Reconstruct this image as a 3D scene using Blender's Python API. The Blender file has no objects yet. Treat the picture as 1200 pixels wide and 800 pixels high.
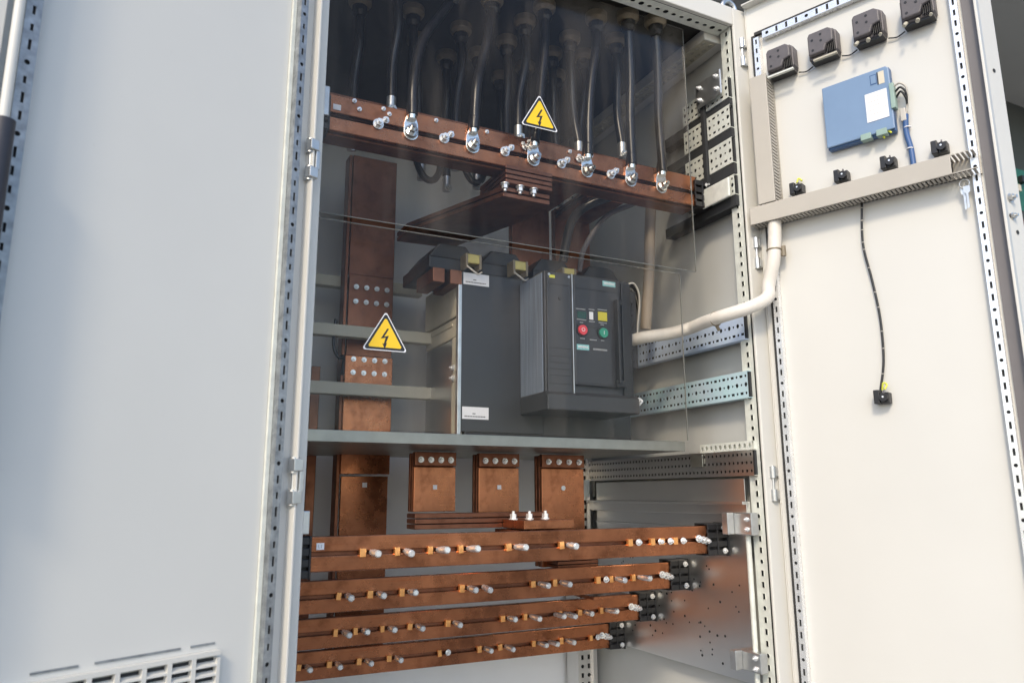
import bpy, math, random
from mathutils import Vector as V
random.seed(7)
sc = bpy.context.scene
COL = sc.collection
R = math.radians
W = 1.028          # clear width of the cabinet opening, metres

# ------------------------------------------------------------------ materials
def new_mat(name):
    m = bpy.data.materials.new(name); m.use_nodes = True
    return m, m.node_tree.nodes, m.node_tree.links, m.node_tree.nodes['Principled BSDF']

def mat(name, col, rough=.5, metal=0., var=.06, scale=8., bump=0., bscale=200., stretch=(1, 1, 1), col2=None, rvar=.1, detail=4., spec=None, coat=0., wave=0.):
    m, N, L, b = new_mat(name)
    tc = N.new('ShaderNodeTexCoord'); mp = N.new('ShaderNodeMapping'); mp.inputs['Scale'].default_value = stretch
    L.new(tc.outputs['Object'], mp.inputs['Vector'])
    n = N.new('ShaderNodeTexNoise'); n.inputs['Scale'].default_value = scale; n.inputs['Detail'].default_value = detail
    n.inputs['Roughness'].default_value = .6
    L.new(mp.outputs[0], n.inputs['Vector'])
    r = N.new('ShaderNodeValToRGB')
    c2 = col2 or tuple(max(0, c * (1 - 2 * var)) for c in col)
    c1 = tuple(min(1, c * (1 + var)) for c in col) if not col2 else col
    r.color_ramp.elements[0].position = .22; r.color_ramp.elements[0].color = (*c2, 1)
    r.color_ramp.elements[1].position = .78; r.color_ramp.elements[1].color = (*c1, 1)
    L.new(n.outputs['Fac'], r.inputs['Fac']); L.new(r.outputs['Color'], b.inputs['Base Color'])
    b.inputs['Metallic'].default_value = metal
    mr = N.new('ShaderNodeMapRange'); mr.inputs['To Min'].default_value = max(0.02, rough - rvar); mr.inputs['To Max'].default_value = min(1, rough + rvar)
    n2 = N.new('ShaderNodeTexNoise'); n2.inputs['Scale'].default_value = scale * 2.3; n2.inputs['Detail'].default_value = 6
    L.new(mp.outputs[0], n2.inputs['Vector']); L.new(n2.outputs['Fac'], mr.inputs['Value']); L.new(mr.outputs[0], b.inputs['Roughness'])
    if spec is not None: b.inputs['Specular IOR Level'].default_value = spec
    if coat: b.inputs['Coat Weight'].default_value = coat
    if bump:
        n3 = N.new('ShaderNodeTexNoise'); n3.inputs['Scale'].default_value = bscale; n3.inputs['Detail'].default_value = 3
        L.new(mp.outputs[0], n3.inputs['Vector'])
        bp = N.new('ShaderNodeBump'); bp.inputs['Strength'].default_value = bump; bp.inputs['Distance'].default_value = .001
        L.new(n3.outputs['Fac'], bp.inputs['Height']); L.new(bp.outputs[0], b.inputs['Normal'])
    if wave:
        w1 = N.new('ShaderNodeTexNoise'); w1.inputs['Scale'].default_value = 3.5; w1.inputs['Detail'].default_value = 1; L.new(tc.outputs['Object'], w1.inputs['Vector'])
        b1 = N.new('ShaderNodeBump'); b1.inputs['Strength'].default_value = wave; b1.inputs['Distance'].default_value = .02
        L.new(w1.outputs['Fac'], b1.inputs['Height'])
        w2 = N.new('ShaderNodeTexNoise'); w2.inputs['Scale'].default_value = 260; w2.inputs['Detail'].default_value = 2; L.new(tc.outputs['Object'], w2.inputs['Vector'])
        b2 = N.new('ShaderNodeBump'); b2.inputs['Strength'].default_value = .12; b2.inputs['Distance'].default_value = .0006
        L.new(w2.outputs['Fac'], b2.inputs['Height']); L.new(b1.outputs[0], b2.inputs['Normal']); L.new(b2.outputs[0], b.inputs['Normal'])
        # dust, rubbed spots and a few fine scratches
        s1 = N.new('ShaderNodeTexNoise'); s1.inputs['Scale'].default_value = 55; s1.inputs['Detail'].default_value = 8; s1.inputs['Roughness'].default_value = .75; L.new(tc.outputs['Object'], s1.inputs['Vector'])
        sr = N.new('ShaderNodeValToRGB'); sr.color_ramp.elements[0].position = .66; sr.color_ramp.elements[0].color = (1, 1, 1, 1); sr.color_ramp.elements[1].position = .76; sr.color_ramp.elements[1].color = (.80, .78, .74, 1)
        L.new(s1.outputs['Fac'], sr.inputs['Fac'])
        mx = N.new('ShaderNodeMix'); mx.data_type = 'RGBA'; mx.blend_type = 'MULTIPLY'; mx.inputs['Factor'].default_value = 1
        L.new(r.outputs['Color'], mx.inputs['A']); L.new(sr.outputs['Color'], mx.inputs['B']); L.new(mx.outputs['Result'], b.inputs['Base Color'])
    return m

M = {}
M['paint'] = mat('light_grey_powder_coat', (.66, .65, .61), .42, 0, .02, 3, .25, 900)
M['paint_door'] = mat('light_grey_door_coat', (.66, .655, .625), .40, 0, .03, 1.6, wave=.10)
M['zinc'] = mat('galvanised_steel', (.62, .63, .63), .36, .9, .12, 26, .1, 160, rvar=.12)
M['zinc_bright'] = mat('bright_zinc', (.86, .87, .88), .28, .6, .08, 30, rvar=.1)
M['zinc_sheet'] = mat('galvanised_sheet', (.74, .73, .71), .29, .97, .01, 5, rvar=.015)
M['zinc_white'] = mat('passivated_white_zinc', (.76, .78, .72), .5, .15, .1, 40)
M['zinc_blue'] = mat('blue_reflection_zinc', (.55, .68, .92), .42, .15, .16, 12, col2=(.58, .68, .80))  # galvanised steel with its blue reflection put into the base colour
M['zinc_green'] = mat('green_blue_reflection_zinc', (.50, .76, .80), .42, .15, .16, 12, col2=(.54, .64, .74))  # same galvanised rail, a greener reflection painted into the colour
def copper(name, fresh, brown, dark, rough, metal):
    m, N, L, b = new_mat(name)
    tc = N.new('ShaderNodeTexCoord')
    def noise(scale, detail, rgh, stretch=(1, 1, 1)):
        mp = N.new('ShaderNodeMapping'); mp.inputs['Scale'].default_value = stretch; L.new(tc.outputs['Object'], mp.inputs['Vector'])
        n = N.new('ShaderNodeTexNoise'); n.inputs['Scale'].default_value = scale; n.inputs['Detail'].default_value = detail; n.inputs['Roughness'].default_value = rgh
        L.new(mp.outputs[0], n.inputs['Vector']); return n.outputs['Fac']
    def ramp(f, p0, p1, c0, c1):
        r = N.new('ShaderNodeValToRGB'); r.color_ramp.elements[0].position = p0; r.color_ramp.elements[0].color = (*c0, 1)
        r.color_ramp.elements[1].position = p1; r.color_ramp.elements[1].color = (*c1, 1); L.new(f, r.inputs['Fac']); return r.outputs['Color']
    big = ramp(noise(4.5, 6, .6), .36, .66, brown, fresh)
    spots = ramp(noise(24, 8, .7), .50, .68, (1, 1, 1), tuple(.45 + .2 * k for k in (1, .8, .7)))
    scr = ramp(noise(9, 3, .6, (.6, 60, 60)), .60, .70, (1, 1, 1), (1.0, .80, .72))
    prev = big
    for col in (spots, scr):
        mx = N.new('ShaderNodeMix'); mx.data_type = 'RGBA'; mx.blend_type = 'MULTIPLY'; mx.inputs['Factor'].default_value = 1
        L.new(prev, mx.inputs['A']); L.new(col, mx.inputs['B']); prev = mx.outputs['Result']
    L.new(prev, b.inputs['Base Color']); b.inputs['Metallic'].default_value = metal
    mr = N.new('ShaderNodeMapRange'); mr.inputs['From Min'].default_value = .3; mr.inputs['From Max'].default_value = .7
    mr.inputs['To Min'].default_value = rough - .1; mr.inputs['To Max'].default_value = rough + .14
    L.new(noise(13, 7, .65), mr.inputs['Value']); L.new(mr.outputs[0], b.inputs['Roughness'])
    bp = N.new('ShaderNodeBump'); bp.inputs['Strength'].default_value = .10; bp.inputs['Distance'].default_value = .001
    L.new(noise(14, 2, .5, (.5, 22, 22)), bp.inputs['Height']); L.new(bp.outputs[0], b.inputs['Normal'])
    return m
M['copper'] = copper('busbar_copper', (.49, .192, .092), (.24, .096, .05), 0, .27, .93)
M['copper_dull'] = copper('oxidised_copper', (.30, .125, .07), (.16, .068, .042), 0, .38, .85)
M['copper_new'] = mat('bare_copper', (.95, .46, .16), .3, .7, .06, 20)
M['black'] = mat('black_plastic', (.018, .018, .020), .42, 0, .1, 20)
M['dark'] = mat('dark_part_and_cavity_shade', (.03, .032, .035), .8, 0, .1, 20)  # dark parts, and backings whose colour stands in for shade in hollows
M['rubber'] = mat('black_cable_sheath', (.018, .018, .021), .30, 0, .1, 20, rvar=.02)
M['grip'] = mat('black_rubber_grip', (.03, .032, .045), .5, 0, .1, 20)
M['breaker'] = mat('anthracite_moulded_plastic', (.036, .037, .042), .38, 0, .06, 3, rvar=.04)
M['breaker_side'] = mat('sky_reflection_plastic', (.24, .29, .38), .26, .1, .12, 5, stretch=(40, 40, .4), rvar=.06)  # bluish tone paints in the reflection of sky and door
M['meter'] = mat('charcoal_meter_plastic', (.12, .11, .118), .5, 0, .08, 30, .2, 400)
M['cream'] = mat('cream_moulded_rail', (.50, .47, .38), .5, 0, .05, 10)
M['side'] = mat('beige_moulded_side', (.66, .60, .48), .5, 0, .12, 7)
M['duct'] = mat('grey_pvc_duct', (.48, .45, .40), .45, 0, .03, 12)
M['conduit'] = mat('ivory_conduit_sleeve', (.74, .70, .64), .45, 0, .05, 30, .4, 300)
M['white'] = mat('white_label', (.82, .83, .87), .4, 0, .02, 20)
M['ink'] = mat('grey_ink', (.42, .44, .46), .6, 0, .05, 20)
M['yellow'] = mat('warning_yellow', (.90, .58, .015), .38, 0, .03, 20)
M['blue'] = mat('blue_module_housing', (.19, .29, .45), .36, 0, .06, 6)
M['blue_dark'] = mat('blue_module_edge', (.06, .13, .28), .4, 0, .06, 6)
M['mint'] = mat('mint_terminal_plastic', (.30, .42, .37), .45, 0, .06, 30)
M['red'] = mat('red_button', (.75, .06, .08), .35, 0, .03, 30)
M['green'] = mat('green_button', (.03, .30, .20), .35, 0, .03, 30)
M['win_green'] = mat('dark_green_window', (.02, .07, .05), .25, 0, .03, 30)
M['win_yellow'] = mat('yellow_window', (.62, .55, .04), .3, 0, .05, 30)
M['teal'] = mat('teal_badge', (.25, .55, .58), .4, 0, .03, 30)
M['brass'] = mat('brass_terminal', (.60, .48, .16), .4, .5, .1, 40)
M['gland'] = mat('beige_gland_plastic', (.24, .20, .14), .45, 0, .08, 30)
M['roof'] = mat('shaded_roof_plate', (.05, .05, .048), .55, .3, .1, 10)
M['pcb'] = mat('green_board', (.01, .12, .07), .35, 0, .15, 30)
M['wire_blue'] = mat('blue_wire', (.05, .12, .30), .4, 0, .05, 30)
M['wire_grey'] = mat('pale_wire', (.55, .52, .47), .45, 0, .05, 30)
M['gasket'] = mat('black_door_gasket', (.035, .035, .035), .7, 0, .1, 20)
M['yg'] = mat('yellow_green_wire', (.70, .72, .08), .45, 0, .05, 30)
M['ground'] = mat('light_concrete', (.24, .235, .225), .85, 0, .1, 2, .5, 60)
M['wall'] = mat('dark_backdrop_wall', (.030, .032, .030), .9, 0, .25, 1.2)
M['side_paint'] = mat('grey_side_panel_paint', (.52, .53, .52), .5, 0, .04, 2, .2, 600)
M['zinc_strip'] = mat('dull_strip_zinc', (.36, .38, .40), .45, .7, .25, 60, .2, 200)
M['lip'] = mat('mauve_grey_edge_seal', (.16, .15, .155), .5, 0, .05, 10)
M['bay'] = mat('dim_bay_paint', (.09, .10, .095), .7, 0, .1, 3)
M['duct_dim'] = mat('beige_sleeve', (.34, .28, .22), .5, 0, .06, 20)
M['shelf'] = mat('weathered_shelf_zinc', (.30, .30, .27), .36, .8, .12, 14, rvar=.1)
M['lug'] = mat('tinned_lug', (.88, .89, .87), .2, .95, .06, 60, .3, 300, rvar=.1)
M['lug_dark'] = mat('worn_steel_washer', (.45, .45, .43), .3, .9, .2, 60)
M['back'] = mat('grey_rear_panel_paint', (.74, .75, .76), .5, 0, .04, 2, .2, 600)

def clear_sheet():
    m, N, L, b = new_mat('clear_polycarbonate')
    out = N['Material Output']
    tr = N.new('ShaderNodeBsdfTransparent'); tr.inputs['Color'].default_value = (.985, .98, .97, 1)
    gl = N.new('ShaderNodeBsdfGlossy'); gl.inputs['Roughness'].default_value = .09
    fr = N.new('ShaderNodeFresnel'); fr.inputs['IOR'].default_value = 1.19
    df = N.new('ShaderNodeBsdfDiffuse'); df.inputs['Color'].default_value = (.5, .44, .38, 1)  # warm diffuse streaks paint in hazy reflection, with a little dust
    tc = N.new('ShaderNodeTexCoord'); mp = N.new('ShaderNodeMapping'); mp.inputs['Scale'].default_value = (2.2, 2.2, .35)
    mp.inputs['Rotation'].default_value = (0, R(14), 0)
    n = N.new('ShaderNodeTexNoise'); n.inputs['Scale'].default_value = 6; n.inputs['Detail'].default_value = 8
    L.new(tc.outputs['Object'], mp.inputs[0]); L.new(mp.outputs[0], n.inputs['Vector'])
    mr = N.new('ShaderNodeMapRange'); mr.inputs['From Min'].default_value = .47; mr.inputs['From Max'].default_value = .72
    mr.inputs['To Min'].default_value = .004; mr.inputs['To Max'].default_value = .05
    L.new(n.outputs['Fac'], mr.inputs['Value'])
    a = N.new('ShaderNodeMixShader'); c = N.new('ShaderNodeMixShader')
    L.new(mr.outputs[0], a.inputs[0]); L.new(tr.outputs[0], a.inputs[1]); L.new(df.outputs[0], a.inputs[2])
    L.new(fr.outputs[0], c.inputs[0]); L.new(a.outputs[0], c.inputs[1]); L.new(gl.outputs[0], c.inputs[2])
    L.new(c.outputs[0], out.inputs['Surface'])
    N.remove(b)
    return m
M['clear'] = clear_sheet()
M['sheet_edge'] = mat('polished_sheet_edge', (.22, .23, .22), .3, 0, .1, 20)

# ------------------------------------------------------------------ mesh builder
class MB:
    def __init__(s): s.v = []; s.f = []; s.sm = []
    def add(s, vs, fs, smooth=False):
        o = len(s.v); s.v += [tuple(p) for p in vs]
        s.f += [tuple(i + o for i in f) for f in fs]; s.sm += [smooth] * len(fs)
        return s
    def box(s, x0, x1, y0, y1, z0, z1):
        if x0 > x1: x0, x1 = x1, x0
        if y0 > y1: y0, y1 = y1, y0
        if z0 > z1: z0, z1 = z1, z0
        return s.add([(x0, y0, z0), (x1, y0, z0), (x1, y1, z0), (x0, y1, z0), (x0, y0, z1), (x1, y0, z1), (x1, y1, z1), (x0, y1, z1)],
                     [(0, 3, 2, 1), (4, 5, 6, 7), (0, 1, 5, 4), (1, 2, 6, 5), (2, 3, 7, 6), (3, 0, 4, 7)])
    def cb(s, c, d): return s.box(c[0] - d[0] / 2, c[0] + d[0] / 2, c[1] - d[1] / 2, c[1] + d[1] / 2, c[2] - d[2] / 2, c[2] + d[2] / 2)
    def cyl(s, p0, p1, r0, r1=None, n=16, smooth=True):
        r1 = r0 if r1 is None else r1
        p0, p1 = V(p0), V(p1); a = (p1 - p0).normalized()
        u = a.orthogonal().normalized(); w = a.cross(u)
        vs = []
        for p, r in ((p0, r0), (p1, r1)):
            for i in range(n):
                t = 2 * math.pi * i / n; vs.append(p + (u * math.cos(t) + w * math.sin(t)) * r)
        s.add(vs, [(i, (i + 1) % n, n + (i + 1) % n, n + i) for i in range(n)], smooth)
        s.add(vs[:n], [tuple(reversed(range(n)))]); s.add(vs[n:], [tuple(range(n))])
        return s
    def hexbolt(s, p, d, r=.008, h=.006): # hex head with washer, pointing along d
        p, d = V(p), V(d).normalized()
        s.cyl(p, p + d * .002, r * 1.35, n=20); s.cyl(p + d * .002, p + d * (.002 + h), r, n=6, smooth=False)
        s.cyl(p + d * (.002 + h), p + d * (.002 + h + r * .8), r * .5, n=10)
        return s
    def tube(s, pts, r, n=12, sub=6, caps=True):
        P = spline([V(p) for p in pts], sub); rs = r if callable(r) else (lambda t: r)
        t0 = (P[1] - P[0]).normalized(); u = t0.orthogonal().normalized(); rings = []
        for i, p in enumerate(P):
            t = (P[min(i + 1, len(P) - 1)] - P[max(i - 1, 0)]).normalized()
            u = (u - t * u.dot(t)).normalized(); w = t.cross(u); q = rs(i / (len(P) - 1))
            rings.append([p + (u * math.cos(2 * math.pi * k / n) + w * math.sin(2 * math.pi * k / n)) * q for k in range(n)])
        vs = [v for g in rings for v in g]
        fs = [(i * n + k, i * n + (k + 1) % n, (i + 1) * n + (k + 1) % n, (i + 1) * n + k) for i in range(len(P) - 1) for k in range(n)]
        s.add(vs, fs, True)
        if caps: s.add(rings[0], [tuple(reversed(range(n)))]); s.add(rings[-1], [tuple(range(n))])
        return s
    def torus(s, c, axis, R0, r, n=24, m=10, arc=2 * math.pi, start=0):
        c, a = V(c), V(axis).normalized(); u = a.orthogonal().normalized(); w = a.cross(u)
        vs = []; full = arc > 6.28; k = n if full else n + 1
        for i in range(k):
            t = start + arc * i / n; d = u * math.cos(t) + w * math.sin(t)
            for j in range(m):
                q = 2 * math.pi * j / m; vs.append(c + d * (R0 + r * math.cos(q)) + a * r * math.sin(q))
        s.add(vs, [(i * m + j, ((i + 1) % k) * m + j, ((i + 1) % k) * m + (j + 1) % m, i * m + (j + 1) % m) for i in range(n) for j in range(m)], True)
        return s
    def prism(s, poly, o, u, v, d):   # 2-D polygon in plane o+u,v pushed along d
        o, u, v, d = V(o), V(u), V(v), V(d); n = len(poly)
        a = [o + u * x + v * y for x, y in poly]; b = [p + d for p in a]
        s.add(a + b, [tuple(range(n))[::-1], tuple(range(n, 2 * n))] + [(i, (i + 1) % n, n + (i + 1) % n, n + i) for i in range(n)])
        return s
    def perf(s, o, u, v, nu, nv, cu, cv, hole, t=.0015):
        """sheet with real holes: nu x nv cells of cu x cv; hole(i,j) -> (half width, half height, round?)"""
        o, u, v = V(o), V(u).normalized(), V(v).normalized(); nn = u.cross(v) * -t
        for i in range(nu):
            for j in range(nv):
                h = hole(i, j); c = o + u * (i + .5) * cu + v * (j + .5) * cv
                outer = [(-1, -1), (0, -1), (1, -1), (1, 0), (1, 1), (0, 1), (-1, 1), (-1, 0)]
                A = [c + u * x * cu / 2 + v * y * cv / 2 for x, y in outer]
                if not h:
                    s.add([A[0], A[2], A[4], A[6]], [(0, 1, 2, 3)]); continue
                hu, hv, rd = h; k = .7071 if rd else 1
                B = [c + u * x * hu * (k if x and y else 1) + v * y * hv * (k if x and y else 1) for x, y in outer]
                s.add(A + B, [(q, (q + 1) % 8, 8 + (q + 1) % 8, 8 + q) for q in range(8)])
                Cc = [p + nn for p in B]
                s.add(B + Cc, [(q, (q + 1) % 8, 8 + (q + 1) % 8, 8 + q) for q in range(8)])
        return s
    def build(s, name, m, parent=None, bevel=0., loc=None, seg=2):
        me = bpy.data.meshes.new(name); me.from_pydata(s.v, [], s.f); me.validate(); me.update()
        if len(me.polygons) == len(s.sm): me.polygons.foreach_set('use_smooth', s.sm)
        me.materials.append(m if not isinstance(m, str) else M[m])
        o = bpy.data.objects.new(name, me); COL.objects.link(o)
        if parent: o.parent = parent
        if loc: o.location = loc
        if bevel:
            b = o.modifiers.new('edge', 'BEVEL'); b.width = bevel; b.segments = seg; b.limit_method = 'ANGLE'; b.angle_limit = R(50)
            b.use_clamp_overlap = True; b.harden_normals = False
        return o

def spline(P, sub):
    if len(P) < 3: return P
    out = []; Q = [P[0] * 2 - P[1]] + P + [P[-1] * 2 - P[-2]]
    for i in range(1, len(Q) - 2):
        a, b, c, d = Q[i - 1:i + 3]
        for k in range(sub):
            t = k / sub
            out.append(.5 * ((2 * b) + (c - a) * t + (2 * a - 5 * b + 4 * c - d) * t * t + (3 * b - a - 3 * c + d) * t ** 3))
    out.append(P[-1]); return out

def tag(o, label=None, cat=None, group=None, kind=None):
    for k, v in (('label', label), ('category', cat), ('group', group), ('kind', kind)):
        if v: o[k] = v
    return o
def thing(name, label, cat, loc=(0, 0, 0), rz=0., group=None):
    o = bpy.data.objects.new(name, None); COL.objects.link(o); o.location = loc; o.rotation_euler = (0, 0, rz)
    o.empty_display_size = .05
    return tag(o, label, cat, group)
def children(o): return [c for c in bpy.data.objects if c.parent == o]
def copy_tree(o, parent=None):
    c = o.copy(); COL.objects.link(c)
    if parent: c.parent = parent
    for ch in children(o): copy_tree(ch, c)
    return c
_txt = []
def text(body, size, m, parent, loc, rot=(R(90), 0, 0), name='lettering', extrude=.0003, bold=False):
    cu = bpy.data.curves.new(name, 'FONT'); cu.body = body; cu.size = size; cu.extrude = extrude; cu.align_x = 'CENTER'; cu.align_y = 'CENTER'
    if bold: cu.offset = size * .02
    to = bpy.data.objects.new(name, cu); COL.objects.link(to)
    bpy.context.view_layer.update()
    me = bpy.data.meshes.new_from_object(to.evaluated_get(bpy.context.evaluated_depsgraph_get()))
    bpy.data.objects.remove(to); me.materials.append(M[m])
    o = bpy.data.objects.new(name, me); COL.objects.link(o); o.parent = parent; o.location = loc; o.rotation_euler = rot
    return o

# ------------------------------------------------------------------ setting
g = MB(); g.add([(-60, -60, 0), (60, -60, 0), (60, 60, 0), (-60, 60, 0)], [(0, 1, 2, 3)])
tag(g.build('ground', 'ground'), kind='structure')
w = MB().box(-6, 14, 2.6, 2.9, 0, 7)  # dark backdrop added for the black area above the cabinet roof
tag(w.build('wall', 'wall'), 'dark backdrop wall added behind the row of cabinets', 'wall')

# ------------------------------------------------------------------ the cabinet
cab = thing('switchboard_cabinet', 'open light grey steel switchboard cabinet with copper busbars and breaker inside', 'cabinet', (0, 0, 0))
XL, XR, YB, ZT = -.07, W + .07, .82, 2.20

def slots(i, j):      # the dash / dot rhythm of a mounting strip
    return (.0028, .0075, False) if i % 4 else (.0045, .0045, True)
def slotsV(i, j):
    return (.0022, .0068, False) if j % 4 else (.0036, .0036, True)

# front posts: smooth face plus a perforated inner flank
p = MB().box(-.0215, -.0005, 0, .045, .1, ZT); p.box(XL, -.0215, .004, .045, .1, ZT)
p.build('post', 'paint', cab, .003)
p = MB().box(W + .0005, XR, 0, .008, .1, ZT); p.box(W + .022, XR, .008, .045, .1, ZT); p.build('post', 'paint', cab, .003)
p = MB(); p.perf((W, .010, .3), (0, 1, 0), (0, 0, 1), 1, 76, .032, .025, lambda i, j: (.004, .0062, False) if j % 4 else (.005, .005, True)); p.box(W, W + .004, .042, .048, .3, 2.2)
ps = p.build('post_strip', 'zinc_white', cab)
MB().box(W + .010, W + .0215, .010, .044, .3, 2.2).build('post_cavity_shade', 'dark', cab)  # solid dark backing, painted shade behind the post holes
# rear post on the right, seen past the busbars
p = MB(); p.perf((W - .058, .735, .15), (1, 0, 0), (0, 0, 1), 2, 78, .022, .025, lambda i, j: (.004, .0065, False) if (i + j) % 3 else (.0055, .0055, True))
p.box(W - .062, W - .058, .735, .80, .1, 2.15); p.box(W - .014, W - .002, .725, .80, .1, 2.15)
p.build('rear_post', 'zinc_sheet', cab)
MB().box(W - .056, W - .016, .748, .80, .1, 2.15).build('post_cavity_shade', 'dark', cab)
q = MB(); q.perf((W - .060, .728, .955), (1, 0, 0), (0, 0, 1), 2, 2, .034, .026, lambda i, j: (.007, .006, True)); q.build('mounting_plate', 'zinc_white', cab)
# panels
MB().box(XL, XR, YB, YB + .01, .1, ZT).build('back_panel', 'back', cab)
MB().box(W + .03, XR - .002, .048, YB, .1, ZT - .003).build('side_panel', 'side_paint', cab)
MB().box(XL + .002, -.03, .048, YB, .1, ZT - .003).build('side_panel', 'paint', cab)
MB().box(XL + .01, XR - .01, .05, YB - .002, .1, .13).build('floor_plate', 'zinc', cab)
MB().box(XL + .02, XR - .02, .02, YB - .02, 0, .1).build('plinth', 'dark', cab)
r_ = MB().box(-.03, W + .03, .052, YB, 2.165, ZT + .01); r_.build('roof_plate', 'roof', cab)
# front top beam with perforated underside
b = MB().box(-.0005, W + .0005, 0, .012, 2.15, ZT); b.box(-.0005, W + .0005, .012, .055, 2.162, ZT + .004); b.build('top_beam', 'paint', cab, .002)
b = MB(); b.perf((0, .0125, 2.150), (1, 0, 0), (0, 1, 0), 41, 1, .025, .040, lambda i, j: (.0065, .005, True) if i % 3 else (.0075, .0075, True)); b.box(0, W, .0525, .056, 2.150, 2.163)
b.build('beam_strip', 'zinc_white', cab)
MB().box(0, W, .0135, .051, 2.155, 2.1615).build('beam_cavity_shade', 'dark', cab)
# side top beam running back
b = MB().box(W - .045, W + .028, .058, YB - .003, 2.13, 2.163)
b.build('top_beam', 'paint', cab, .003)
b = MB(); b.perf((W - .048, .06, 2.127), (1, 0, 0), (0, 1, 0), 2, 30, .022, .025, lambda i, j: (.005, .007, True)); b.build('beam_strip', 'cream', cab)
# a lifting eye on the roof corner
e = MB().torus((1.075, .06, 2.248), (0, 1, 0), .022, .007); e.cyl((1.075, .06, 2.200), (1.075, .06, 2.228), .012); e.build('lifting_eye', 'zinc', cab)

# perforated mounting rails on the right flank -----------------------------
def side_rail(z0, z1, y0, y1, m, rows=3, x=W - .012, label=None, big=False):
    n = max(1, int((y1 - y0) / .0145)); r = MB(); cu = (y1 - y0) / n; cv = (z1 - z0) / rows
    def hole(i, j):
        if rows == 3 and j == 1: return (.0052, .0056, True) if i % 2 == 0 else (.0030, .0030, True)
        return (.0054, .0030, False) if i % 2 else (.0036, .0036, True)
    if big: hole = lambda i, j: (.0034, .0038, True)
    r.perf((x, y1, z0), (0, -1, 0), (0, 0, 1), n, rows, cu, cv, hole)
    r.box(x, x + .022, y0, y1, z0 - .0015, z0); r.box(x, x + .022, y0, y1, z1, z1 + .0015)
    o = r.build('mounting_rail', m, cab)
    if label: o['label'] = label
    MB().box(x + .006, x + .030, y0, y1, z0 + .001, z1 - .001).build('rail_cavity_shade', 'dark', cab)  # dark box behind the rail, so its holes read as shaded
    return o
for z0, z1 in ((1.955, 2.01), (1.872, 1.932), (1.777, 1.842), (1.692, 1.742)):
    side_rail(z0, z1, .020, .106, 'zinc_white'); side_rail(z0, z1, .122, .200, 'zinc_white')
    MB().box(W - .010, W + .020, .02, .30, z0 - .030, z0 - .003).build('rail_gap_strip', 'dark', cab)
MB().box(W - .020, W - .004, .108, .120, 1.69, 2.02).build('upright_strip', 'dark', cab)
pl = MB().box(W - .028, W - .022, .03, .125, 1.965, 2.035); pl.build('fixing_plate', 'zinc', cab, .003)
for y, z in ((.045, 1.985), (.11, 1.985), (.045, 2.02), (.11, 2.02)): MB().hexbolt((W - .028, y, z), (-1, 0, 0), .005, .004).build('plate_bolt', 'zinc_bright', cab)
MB().box(W - .028, W - .022, .024, .125, 1.684, 1.735).build('fixing_plate', 'zinc_white', cab, .003)
side_rail(1.325, 1.392, .020, .52, 'zinc_blue', label='upper perforated rail on the flank, tinted for a blue reflection')
side_rail(1.185, 1.246, .020, .54, 'zinc_green', label='lower perforated rail on the flank, tinted for a green-blue reflection')
side_rail(1.005, 1.062, .020, .76, 'zinc_sheet', rows=3, big=True, label='long perforated rail above the galvanised sheet')
f = MB(); f.perf((W - .0135, .20, 1.0625), (0, -1, 0), (0, 0, 1), 11, 1, .0165, .020, lambda i, j: (.0050, .0060, True)); f.box(W - .0125, W + .01, .02, .20, 1.0825, 1.0835); f.box(W - .006, W + .01, .02, .20, 1.064, 1.082); f.build('rail_flange', 'zinc_white', cab)
MB().box(W - .0170, W - .0135, .19, .235, 1.028, 1.060).build('fixing_plate', 'shelf', cab, .001)
# galvanised partition sheet with folds and drill marks
s = MB().box(W - .006, W + .001, .06, .70, .545, .998); s.box(W - .018, W - .006, .045, .72, .915, .945); s.box(W - .030, W - .018, .045, .72, .938, .945)
s.box(W - .012, W - .006, .06, .70, .880, .884)
s.build('partition_sheet', 'zinc_sheet', cab, .001)
rr = random.Random(3)
for k in range(70):
    y = .09 + .5 * rr.random(); z = .57 + .22 * rr.random(); r0 = .0022 if rr.random() < .75 else .0032
    MB().cyl((W - .0064, y, z), (W - .0070, y, z), r0, n=8).build('drill_hole', 'dark', cab)
t = MB().tube([(W - .012, .052, .548), (W - .012, .052, .868)], .006); t.build('edge_trim', 'zinc_white', cab)
for zc, zh in ((.895, .05), (.598, .042)):
    k = MB().box(W - .030, W - .008, .02, .095, zc - zh / 2, zc + zh / 2); k.box(W - .05, W - .030, .075, .095, zc - zh / 2, zc + zh / 2); k.build('bracket', 'zinc', cab, .002)
    h = MB().hexbolt((W - .030, .035, zc + .01), (-1, 0, 0), .0045, .003); h.hexbolt((W - .030, .035, zc - .012), (-1, 0, 0), .0045, .003); h.build('bracket_bolt', 'zinc_bright', cab)
# cream insulating rails across the rear on the left
for z0, z1 in ((1.503, 1.533), (1.354, 1.384), (1.207, 1.238)):
    y = .66 if z0 > 1.5 else .54
    k = .0 if z0 < 1.5 else .0
    MB().box(-.02, .43, y, y + .03, z0 + (0.012 if z0 > 1.5 else 0), z1 + (0.012 if z0 > 1.5 else 0)).build('cross_rail', 'cream', cab, .002)
# steel shelf carrying the breaker
sh = MB().box(-.02, .925, .150, .70, 1.064, 1.066); sh.box(-.02, .925, .148, .151, 1.063, 1.086); sh.box(-.02, .925, .698, .70, 1.066, 1.087)
sh.build('shelf', 'shelf', cab, .0008)

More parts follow.
